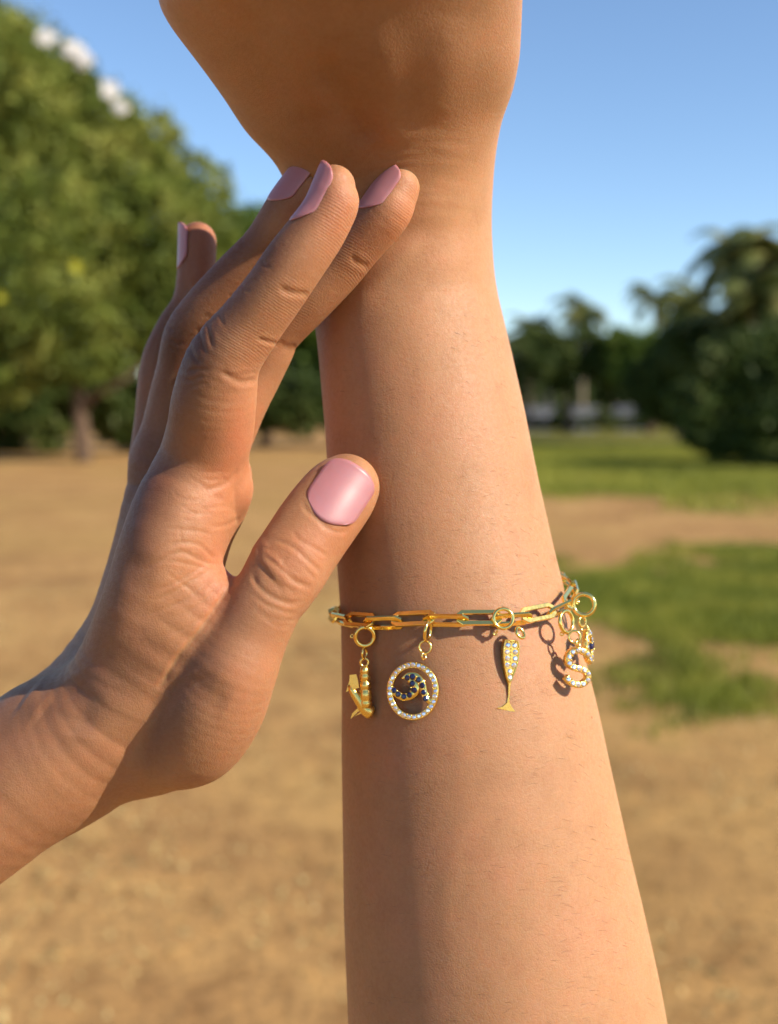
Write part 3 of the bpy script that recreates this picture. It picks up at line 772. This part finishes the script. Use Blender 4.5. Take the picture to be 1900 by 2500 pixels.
# --- letter charm
d3 = af(1375, 1640)-4.2
ch = charm('letter_charm', 1381, 1516, d3, 'gold letter S charm covered in clear stones, near the right edge of the arm', 'charm')
clasp(ch, 1383, 1518, d3+1.0, (.70, .12, .70), 2.75, .50, tail=(1372, 1548))
jump(ch, 1403, 1555, d3-.2, (.1, .1, 1), 1.5, r=.32); jump(ch, 1411, 1571, d3+.1, (.85, .1, .5), 1.0, r=.32, name='bail')
fr = Frame(1404, 1640, d3, (.36, .04, .93))
sp_ = catmull(za([(1412,990),(1385,950),(1335,925),(1270,918),(1215,950),(1190,1005),(1195,1060),(1240,1100),(1300,1118),(1360,1135),(1402,1180),(1395,1240),(1340,1285),(1270,1290),(1205,1255),(1165,1205)]), 5)
mb = MB(); band(mb, fr, sp_, 1.60, -1.5, .1); mb.cam('letter_body', GOLDB, ch)
gp = resample(sp_, 15)[0:15]; gp = resample(sp_, 31)[1::2]; stones(fr, gp, .66, .22, ch); pr = MB(); prongs(pr, fr, gp, False, .62, .22, .23); o = pr.cam('prongs', GOLD, ch); o['kind'] = 'stuff'

# --- side-on charm behind the letter
d4 = d3+9
ch = charm('side_on_pendant', 1425, 1475, d4, 'gold pendant seen edge on with one dark blue stone, partly behind the letter charm')
clasp(ch, 1426, 1476, d4, (-.15, .1, 1), 2.75, .60, tail=(1410, 1470))
jump(ch, 1422, 1518, d4, (.6, .1, .8), 1.25, r=.30)
jump(ch, 1428, 1534, d4, (.1, .3, 1), .9, r=.26, name='bail')
fr = Frame(1441, 1575, d4-.5, (.92, .06, .39))
ctr_ = fr.uv(1440, 1577); pr = MB(); mb = MB()
oval = [ctr_+np.array([math.cos(t)*2.6, math.sin(t)*3.7]) for t in np.linspace(0, 2*math.pi, 36, endpoint=False)]
band(mb, fr, oval, 1.5, -1.2, .2, True); rays = MB()
for k in range(14):
    t = 2*math.pi*k/14; q0 = ctr_+np.array([math.cos(t)*2.9, math.sin(t)*4.0]); q1 = ctr_+np.array([math.cos(t)*3.7, math.sin(t)*4.8])
    band(mb, fr, [q0, q1], [.8, .35], -.6, .1)
mb.cam('oval_frame', GOLDB, ch); gp = resample(oval, 12, True); stones(fr, gp, .55, .28, ch); prongs(pr, fr, gp, True, .5, .3, .24)
gem(fr, ctr_[0], ctr_[1], .5, 1.5, ch, True)
for k in range(4): t = math.pi/4+math.pi/2*k; pr.ball(fr.at(ctr_[0]+1.35*math.cos(t), ctr_[1]+1.35*math.sin(t), .75), .36, 6, 4)
mb = MB(); band(mb, fr, [ctr_+np.array([-2.4, 0]), ctr_+np.array([2.4, 0])], 2.0, -.9, -.2); mb.cam('back_plate', GOLDB, ch)
o = pr.cam('prongs', GOLD, ch); o['kind'] = 'stuff'

# ------------------------------------------------------------------ ground
NT = rng.uniform(0, 1, (256, 256))
def vnoise(x, y):
    xi = np.floor(x).astype(int); yi = np.floor(y).astype(int); fx = x-xi; fy = y-yi; fx = fx*fx*(3-2*fx); fy = fy*fy*(3-2*fy)
    g = lambda a, b: NT[a % 256, b % 256]
    return (g(xi,yi)*(1-fx)+g(xi+1,yi)*fx)*(1-fy)+(g(xi,yi+1)*(1-fx)+g(xi+1,yi+1)*fx)*fy
def fbm(x, y): return vnoise(x, y)*.5+vnoise(x*2.1+7, y*2.1)*.28+vnoise(x*4.3, y*4.3+3)*.15+vnoise(x*9, y*9)*.07
def grass_mask(X, Y):
    """1 where the lawn is green; X, Y world metres on the ground"""
    X = np.asarray(X, float); Y = np.asarray(Y, float)
    n = fbm(X*1.1+3, Y*.9)-.5; n2 = fbm(X*.35, Y*.30+9)-.5
    a_ = np.clip((1.2-np.abs(Y-8.6)/2.5)*1.8+n*4.8, 0, 1)*np.clip((X-.55)*1.3+n*4, 0, 1)
    b_ = np.clip((Y-15.3)*.28+n2*3.5+n*1.5, 0, 1)*np.clip((X-1.2-.04*Y)*.6+n2*4, 0, 1)
    c_ = np.clip(n*5-1.1, 0, 1)*.25*np.clip(X*.5+.3, 0, 1)*(Y < 16)
    b_ = b_+c_
    return np.clip(a_+b_, 0, 1)
gx = np.concatenate([np.linspace(-900,-30,16)[:-1], np.linspace(-30,-6,16)[:-1], np.linspace(-6,9,101), np.linspace(9,40,26)[1:], np.linspace(40,900,16)[1:]])
gy = np.concatenate([np.linspace(-300,0,8)[:-1], np.linspace(0,14,96)[:-1], np.linspace(14,60,70)[:-1], np.linspace(60,1200,24)])
XX, YY = np.meshgrid(gx, gy, indexing='ij')
ZZ = .012*np.sin(XX*2.1+YY*1.3)*np.clip(1-np.abs(YY)/60, 0, 1)
nx_, ny_ = len(gx), len(gy); idx = np.arange(nx_*ny_).reshape(nx_, ny_)
F_ = np.stack([idx[:-1,:-1].ravel(), idx[1:,:-1].ravel(), idx[1:,1:].ravel(), idx[:-1,1:].ravel()], 1)
GM = mat('ground', rough=.95); b_ = GM.node_tree.nodes['Principled BSDF']; b_.inputs['Specular IOR Level'].default_value = .15
tc = N(GM, 'ShaderNodeTexCoord'); ob = tc.outputs['Object']; at_ = N(GM, 'ShaderNodeAttribute', attribute_name='grassy')
n1 = noise(GM, .9, 6, .6, ob); n2 = noise(GM, 7, 5, .65, ob); n3 = noise(GM, 30, 4, .7, ob); n4 = noise(GM, .22, 3, .5, ob)
dirt = ramp(GM, n1.outputs[0], [(.3, (.25,.132,.050)), (.5, (.36,.205,.076)), (.7, (.43,.26,.098))]).outputs[0]
dirt = mix(GM, 1.0, dirt, ramp(GM, n2.outputs[0], [(.30, (.66,.60,.55)), (.5, (1,1,1)), (.72, (1.28,1.25,1.15))]).outputs[0], 'MULTIPLY')
dirt = mix(GM, 1.0, dirt, ramp(GM, n3.outputs[0], [(.33, (.72,.70,.66)), (.5, (1,1,1)), (.7, (1.3,1.25,1.15))]).outputs[0], 'MULTIPLY')
dirt = mix(GM, math_(GM, 'MULTIPLY', ramp(GM, n4.outputs[0], [(.45, (0,0,0)), (.62, (1,1,1))]).outputs[0], .45), dirt, (.33,.21,.060))
gr = ramp(GM, n2.outputs[0], [(.3, (.06,.075,.010)), (.52, (.13,.135,.016)), (.75, (.24,.19,.035))]).outputs[0]
L(GM, mix(GM, at_.outputs['Fac'], dirt, gr), b_.inputs['Base Color'])
bp = N(GM, 'ShaderNodeBump'); bp.inputs['Strength'].default_value = .6; bp.inputs['Distance'].default_value = .03; L(GM, n3.outputs[0], bp.inputs['Height']); L(GM, bp.outputs[0], b_.inputs['Normal'])
gd = link_world('ground', np.stack([XX.ravel(), YY.ravel(), ZZ.ravel()], 1), F_, GM, None, True, (0,0,0)); tag(gd, kind='structure')
at2 = gd.data.attributes.new('grassy', 'FLOAT', 'POINT'); at2.data.foreach_set('value', (grass_mask(XX, YY)*.9).ravel().astype(np.float32))

def blades(name, xy, h0, h1, wd, m, label, lean=.5):
    n = len(xy); an = rng.uniform(0, 2*math.pi, n); h = rng.uniform(h0, h1, n); la = rng.uniform(0, 2*math.pi, n); ll = rng.uniform(0, lean, n)*h
    z0 = .012*np.sin(xy[:,0]*2.1+xy[:,1]*1.3)-.002
    a_ = np.stack([xy[:,0]-np.cos(an)*wd, xy[:,1]-np.sin(an)*wd, z0], 1); b2 = np.stack([xy[:,0]+np.cos(an)*wd, xy[:,1]+np.sin(an)*wd, z0], 1)
    c_ = np.stack([xy[:,0]+np.cos(la)*ll, xy[:,1]+np.sin(la)*ll, z0+h], 1)
    v = np.stack([a_, b2, c_], 1).reshape(-1, 3); f = np.arange(3*n).reshape(n, 3)
    o = link_world(name, v, f, m, None, False, (0,0,0)); return tag(o, label, name, None, 'stuff')
def scatter(n, x0, x1, y0, y1, fn):
    x = rng.uniform(x0, x1, n); y = rng.uniform(y0, y1, n); k = rng.uniform(0, 1, n) < fn(x, y); return np.stack([x[k], y[k]], 1)
def leafmat(name, c0, c1, c2, sc=1.2, trans=.25):
    m = mat(name, rough=.6); b_ = m.node_tree.nodes['Principled BSDF']; tc = N(m, 'ShaderNodeTexCoord'); n = noise(m, sc, 4, .65, tc.outputs['Object'])
    r = ramp(m, n.outputs[0], [(.32, c0), (.5, c1), (.68, c2)]); L(m, r.outputs[0], b_.inputs['Base Color']); b_.inputs['Specular IOR Level'].default_value = .3
    tr = N(m, 'ShaderNodeBsdfTranslucent'); L(m, r.outputs[0], tr.inputs[0]); ms = N(m, 'ShaderNodeMixShader'); ms.inputs[0].default_value = trans
    out_ = m.node_tree.nodes['Material Output']; L(m, b_.outputs[0], ms.inputs[1]); L(m, tr.outputs[0], ms.inputs[2]); L(m, ms.outputs[0], out_.inputs[0]); return m
GRM = leafmat('grass_blade', (.08,.11,.012), (.20,.22,.025), (.36,.33,.055), 1.2)
GRF = leafmat('far_grass_blade', (.12,.14,.015), (.24,.25,.030), (.36,.33,.05), .25)
STM = leafmat('straw', (.30,.22,.08), (.48,.36,.15), (.60,.46,.22), 6)
g1 = scatter(150000, .2, 5.5, 4.6, 12.5, grass_mask); g2 = scatter(90000, .8, 16, 15, 45, grass_mask)
blades('grass', g1, .03, .10, .006, GRM, 'green grass growing in a patch on the dry ground')
blades('grass', g2, .05, .12, .02, GRF, 'green lawn beyond the strip of bare soil')
s1 = scatter(50000, -3, 4.5, 1.8, 9, lambda x, y: (np.sin(x*3.1+y*2.3)*np.sin(x*1.3-y*1.9)*.5+.5)**1.5*(1-.7*grass_mask(x, y)))
blades('dry_grass', s1, .006, .022, .009, STM, 'dry straw and dead grass scattered over tan soil', 2.2)

# ------------------------------------------------------------------ trees
BARK = mat('bark', (.10,.06,.035), .9); BARKL = mat('pale_bark', (.25,.19,.13), .9)
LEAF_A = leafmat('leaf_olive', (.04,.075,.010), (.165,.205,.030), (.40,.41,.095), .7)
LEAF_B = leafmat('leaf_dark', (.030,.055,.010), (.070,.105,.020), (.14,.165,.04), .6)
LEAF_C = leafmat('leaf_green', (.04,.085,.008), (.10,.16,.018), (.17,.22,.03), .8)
PALM_M = leafmat('palm_leaf', (.05,.075,.020), (.12,.145,.035), (.24,.22,.07), .7)
PALM_D = leafmat('dead_frond', (.16,.11,.04), (.24,.18,.07), (.33,.26,.12), .7)
WHITE = mat('white_petal', (.85,.83,.80), .6); YEL = mat('yellow_petal', (.50,.48,.03), .6)
def leaves(name, blobs, n, size, m, parent, depth=1.0, clump=26, droop=.5, elong=2.4):
    """leaf-sized faces in clumps spread through the volume of the blobs (x,y,z,rx,ry,rz)"""
    B = np.array(blobs, float); vol = B[:,3]*B[:,5]; pr_ = vol/vol.sum(); nc = n//clump
    k = rng.choice(len(B), nc, p=pr_); dv = rng.normal(size=(nc, 3)); dv /= np.linalg.norm(dv, axis=1)[:,None]
    rad = rng.uniform(.25, 1.04, nc)**.45; cc = B[k,:3]+dv*rad[:,None]*B[k,3:6]
    cr = rng.uniform(.07, .20, nc)*B[k,3:6].mean(1)
    c = np.repeat(cc, clump, 0)+rng.normal(size=(nc*clump, 3))*np.repeat(cr, clump)[:,None]*np.array([.7,.7,.6]); M_ = len(c)
    d = rng.normal(size=(M_, 3))*np.array([.8,.8,.45])+np.array([0,0,-droop]); d /= np.linalg.norm(d, axis=1)[:,None]
    s_ = np.cross(d, rng.normal(size=(M_, 3))); s_ /= np.linalg.norm(s_, axis=1)[:,None]
    L_ = size*rng.uniform(.6, 1.5, M_)[:,None]; W_ = L_/elong
    v = np.stack([c-d*L_*.5, c+s_*W_*.5, c+d*L_*.5, c-s_*W_*.5], 1).reshape(-1, 3); f = np.arange(4*M_).reshape(M_, 4)
    v[:,2] = np.maximum(v[:,2], .03)
    return link_world(name, v, f, m, parent, False)
def blob_px(l, dist, squash=.8):
    out = []
    for x, y, r in l:
        p = at_dist(x, y, dist+rng.uniform(-.6, .6)*r/FOC*dist*.7); R_ = r/FOC*dist; out.append((*p, R_, R_*squash, R_))
    return out
def limb(parent, pts, dist, r0, r1, m=BARK, name='branch'):
    q = catmull([at_dist(x, y, dist+z) for x, y, z in pts], 6); mb = MB(); mb.tube(q, list(np.linspace(r0, r1, len(q))*rng.uniform(.93, 1.07, len(q))), 9)
    return mb.world(name, m, parent)
def tree(name, label, cat, basepx, dist, blobs, n, size, lm, trunks, r0, group=None, bark=BARK, **kw):
    b0 = at_dist(basepx[0], basepx[1], dist); b0[2] = 0; t = empty(name, b0); tag(t, label, cat, group)
    leaves('crown', blob_px(blobs, dist), n, size, lm, t, **kw)
    for i, tr in enumerate(trunks):
        limb(t, tr, dist, r0*(1 if i == 0 else .55), r0*(.55 if i == 0 else .2), bark, 'trunk' if i == 0 else 'branch')
    return t
def groundpx(dist): return 1000+EYE*FOC/dist+0  # refined below by the real projection
def gy_px(dist):
    ang = math.atan2(EYE, dist)+PITCH; return 1250+FOC*math.tan(ang)
D1 = 30.0; by = gy_px(D1)
tree('broadleaf_tree', 'tall spreading broadleaf tree with drooping olive foliage filling the left side', 'tree', (200, by), D1,
     [(-150,330,330),(-60,180,170),(60,230,165),(60,420,220),(200,380,170),(250,560,210),(330,400,130),(400,560,150),(470,640,120),(370,340,75),(480,470,90),(530,560,70),(120,650,230),(-80,700,230),(320,740,140),(200,790,150),(420,760,100),(20,850,120),(-30,90,90),(170,200,70),(260,290,80),(60,120,60),(-100,860,160),(430,850,90),(310,850,60)],
     170000, .19, LEAF_A, [[(205,by+2,0),(198,1040,0),(192,930,0),(180,800,.3),(150,600,1)], [(200,1000,0),(240,960,-.3),(300,930,-.6),(400,850,-.5)], [(195,880,0),(120,780,.5),(40,700,.5)], [(190,850,0),(240,700,.5),(330,560,.8)]], .24, droop=.9)
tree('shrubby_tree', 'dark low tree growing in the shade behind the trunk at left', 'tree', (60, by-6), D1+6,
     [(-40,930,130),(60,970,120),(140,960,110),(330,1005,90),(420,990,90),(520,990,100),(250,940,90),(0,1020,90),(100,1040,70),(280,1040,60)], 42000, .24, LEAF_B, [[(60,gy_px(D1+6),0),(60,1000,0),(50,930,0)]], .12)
D2 = 44.0
tree('round_tree', 'rounder green tree seen between the fingers, right of the tall one', 'tree', (640, gy_px(D2)), D2,
     [(600,590,95),(640,660,150),(560,720,110),(720,720,150),(660,850,170),(790,800,140),(560,880,100),(900,820,140)], 42000, .30, LEAF_C, [[(650,gy_px(D2),0),(648,960,0),(640,800,0)]], .3)
tree('dark_bush', 'dark bush at the foot of the round green tree', 'bush', (650, gy_px(D2-3)), D2-3,
     [(560,990,70),(640,980,80),(740,985,80),(840,990,80),(950,980,90)], 22000, .24, LEAF_B, [[(650,gy_px(D2-3),0),(650,1000,0)]], .08)
# blossoms
def blossoms(name, label, cat, px, py, r, dist, n, m, sz):
    c = at_dist(px, py, dist); R_ = r/FOC*dist; v = []; mb = MB()
    mb.ball(c, R_*.22, 6, 4)
    for i in range(n):
        q = c+rng.normal(size=3)*R_*.36*np.array([1,.6,.9]); a_ = rng.uniform(0, 6.28)
        for k in range(5):
            t = a_+k*1.2566; u = np.array([math.cos(t), rng.uniform(-.4,.1), math.sin(t)])*sz; w_ = np.array([-math.sin(t), 0, math.cos(t)])*sz*.45
            mb.add([q, q+u*.6+w_, q+u, q+u*.6-w_], [[0,1,2,3]])
    o = mb.world(name, m, None, False); return tag(o, label, cat)
for (x, y, r, lab) in ((112,90,17,'faint white blossom cluster highest on the tall tree'), (178,122,24,'large white blossom cluster on the upper edge of the tall tree'), (205,148,18,'white blossom cluster just below the largest one'), (268,222,22,'white blossom cluster lowest on the sloping edge of the tall tree'), (297,262,13,'small white blossom cluster at the notch between two crowns')):
    o = blossoms('blossom_cluster', lab, 'blossom', x, y, r, D1-2.5, 60, WHITE, .09); o['group'] = 'white blossoms on the tall tree'
blossoms('yellow_blossom', 'small bright yellow blossom low in the tall tree', 'blossom', 185, 650, 9, D1-3.2, 8, YEL, .12)
blossoms('yellow_blossom', 'yellow green flower tuft near the left border of the tall tree', 'blossom', 3, 725, 8, D1-3.2, 5, YEL, .10)

# palms
def palm(px, py, dist, fl, label, nf=30, seed=0, rt=.16, lean=0):
    r_ = np.random.default_rng(seed); top = at_dist(px, py, dist); base = np.array([top[0]+lean, dist, 0]); t = empty('palm_tree', base); tag(t, label, 'palm tree', 'coconut palms along the far edge of the field')
    q = catmull([base, base*.5+top*.5+np.array([lean*-.15, 0, 0]), top], 8); mb = MB(); mb.tube(q, list(np.linspace(rt*1.25, rt*.7, len(q))), 9); mb.world('trunk', BARKL, t)
    for k in range(nf):
        az = r_.uniform(0, 2*math.pi); el = r_.uniform(-.75, 1.25); Lf = fl*r_.uniform(.8, 1.1); pts = []; p = top.copy(); e = el
        for i in range(9): pts.append(p.copy()); p = p+np.array([math.cos(az)*math.cos(e), math.sin(az)*math.cos(e), math.sin(e)])*Lf/8; e -= .20+.05*i*.5
        mb = MB(); mb.tube(pts, list(np.linspace(.035, .008, 9)), 3, caps=False)
        for i in range(1, 9):
            for f2 in (0, .5):
                a_ = pts[i-1]*(1-f2)+pts[i]*f2; tt = unit(pts[i]-pts[i-1]); sd_ = unit(np.cross(tt, [0,0,1])+1e-6); ll = Lf*.26*math.sin(min(1, (i+f2)/8)*2.6+.35)
                for s_ in (-1, 1):
                    e_ = a_+sd_*s_*ll*.8+tt*ll*.45-np.array([0,0,ll*.45]); w_ = tt*.14
                    mb.add([a_-w_, a_+w_, e_], [[0,1,2]])
        mb.world('frond', PALM_D if el < -.45 else PALM_M, t, False)
palm(1292, 800, 80, 2.9, 'slender palm nearest the arm on the far side of the field', 22, 1)
palm(1425, 762, 78, 3.1, 'palm with a broad crown, second from the arm', 24, 2)
palm(1345, 850, 84, 2.6, 'short palm between the two slender ones', 20, 3)
palm(1600, 728, 74, 2.5, 'lone palm whose crown stands clear against the sky', 22, 4)
palm(1500, 850, 82, 2.8, 'low palm under the lone crown', 20, 5)
palm(1800, 625, 44, 2.9, 'largest palm, tallest crown against the sky at the right', 34, 6, .2)
palm(1893, 640, 40, 2.7, 'tall palm cut by the right border', 30, 7, .2)
palm(1708, 735, 48, 2.6, 'palm on the left flank of the largest one', 28, 8)
palm(1850, 740, 38, 2.3, 'low palm just under the largest crown', 28, 9)
palm(1765, 800, 42, 2.3, 'low palm under the left flank palm, above the dark trees', 26, 10)
palm(1660, 840, 58, 2.4, 'small palm between the lone palm and the large group', 24, 11)
D3 = 66.0
tree('low_tree', 'low dark tree under the slender palms beside the arm', 'tree', (1330, gy_px(D3)), D3, [(1270,880,65),(1350,880,65),(1420,860,60),(1480,880,65),(1300,840,40),(1240,960,50),(1375,940,35),(1480,960,35)], 20000, .32, LEAF_B, [[(1385,gy_px(D3),0),(1388,1000,0),(1380,920,0)],[(1290,1040,0),(1288,990,0),(1290,940,0)],[(1462,1040,0),(1470,990,0),(1480,920,0)]], .30)
tree('low_tree', 'yellowish low tree in the gap below the lone palm', 'tree', (1560, gy_px(D3)), D3-2, [(1560,900,75),(1640,890,80),(1520,850,50),(1600,850,50)], 16000, .32, LEAF_C, [[(1585,gy_px(D3),0),(1590,1000,0),(1590,900,0)],[(1640,1040,0),(1640,990,0),(1630,900,0)]], .3)
D4 = 27.0
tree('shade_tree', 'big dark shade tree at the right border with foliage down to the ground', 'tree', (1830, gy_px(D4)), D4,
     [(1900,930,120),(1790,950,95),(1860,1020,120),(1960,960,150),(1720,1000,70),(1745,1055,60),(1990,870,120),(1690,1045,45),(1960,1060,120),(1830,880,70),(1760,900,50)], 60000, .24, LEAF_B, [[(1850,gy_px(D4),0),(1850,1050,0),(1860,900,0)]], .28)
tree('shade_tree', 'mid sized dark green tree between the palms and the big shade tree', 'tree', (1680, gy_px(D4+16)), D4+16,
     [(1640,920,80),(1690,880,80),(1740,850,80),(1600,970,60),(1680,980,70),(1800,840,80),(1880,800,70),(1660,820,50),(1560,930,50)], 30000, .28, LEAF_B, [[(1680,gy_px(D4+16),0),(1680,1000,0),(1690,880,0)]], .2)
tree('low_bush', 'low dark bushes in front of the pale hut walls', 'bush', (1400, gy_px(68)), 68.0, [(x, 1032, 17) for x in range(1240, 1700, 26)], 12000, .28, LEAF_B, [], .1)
# hedge line closing the horizon, a low whitewashed wall behind
hl = leaves('hedge', [(x+rng.uniform(-1,1), 96+rng.uniform(-3,3), 1.2+rng.uniform(0,1.8), 3.2, 2.5, 2.2+rng.uniform(0,1.5)) for x in np.arange(-95, 95, 3.4)], 200000, .45, LEAF_B, None)
tag(hl, 'dark hedgerow closing off the far side of the field', 'hedge', None, 'stuff')
WALLM = mat('whitewash', (.55,.56,.62), .8); n = noise(WALLM, .6, 4, .6); L(WALLM, ramp(WALLM, n.outputs[0], [(.35, (.20,.21,.26)), (.6, (.30,.31,.37))]).outputs[0], WALLM.node_tree.nodes['Principled BSDF'].inputs['Base Color'])
def wbox(mb, x0, x1, y0, y1, z0, z1):
    mb.add([(x0,y0,z0),(x1,y0,z0),(x1,y1,z0),(x0,y1,z0),(x0,y0,z1),(x1,y0,z1),(x1,y1,z1),(x0,y1,z1)], [[0,3,2,1],[4,5,6,7],[0,1,5,4],[1,2,6,5],[2,3,7,6],[3,0,4,7]])
for (x0, x1, lab) in ((1285,1350,'pale grey hut wall glimpsed between trunks nearest the arm'), (1392,1455,'pale grey hut wall in the middle gap between trunks'), (1515,1575,'pale grey hut wall in the gap under the yellowish tree')):
    DW = 72.0; a_ = at_dist(x0, 1010, DW); b2 = at_dist(x1, 965, DW); t = empty('hut', ((a_[0]+b2[0])/2, DW, 0)); tag(t, lab, 'hut', 'pale huts behind the palms')
    mb = MB(); wbox(mb, a_[0], b2[0], DW, DW+2.2, 0, 1.45); mb.world('wall', WALLM, t, False)
    mb = MB(); h_ = 1.453; x0_, x1_ = a_[0]-.15, b2[0]+.15; wbox(mb, x0_, x1_, DW-.15, DW+2.35, h_, h_+.12); mb.world('roof', WALLM, t, False)
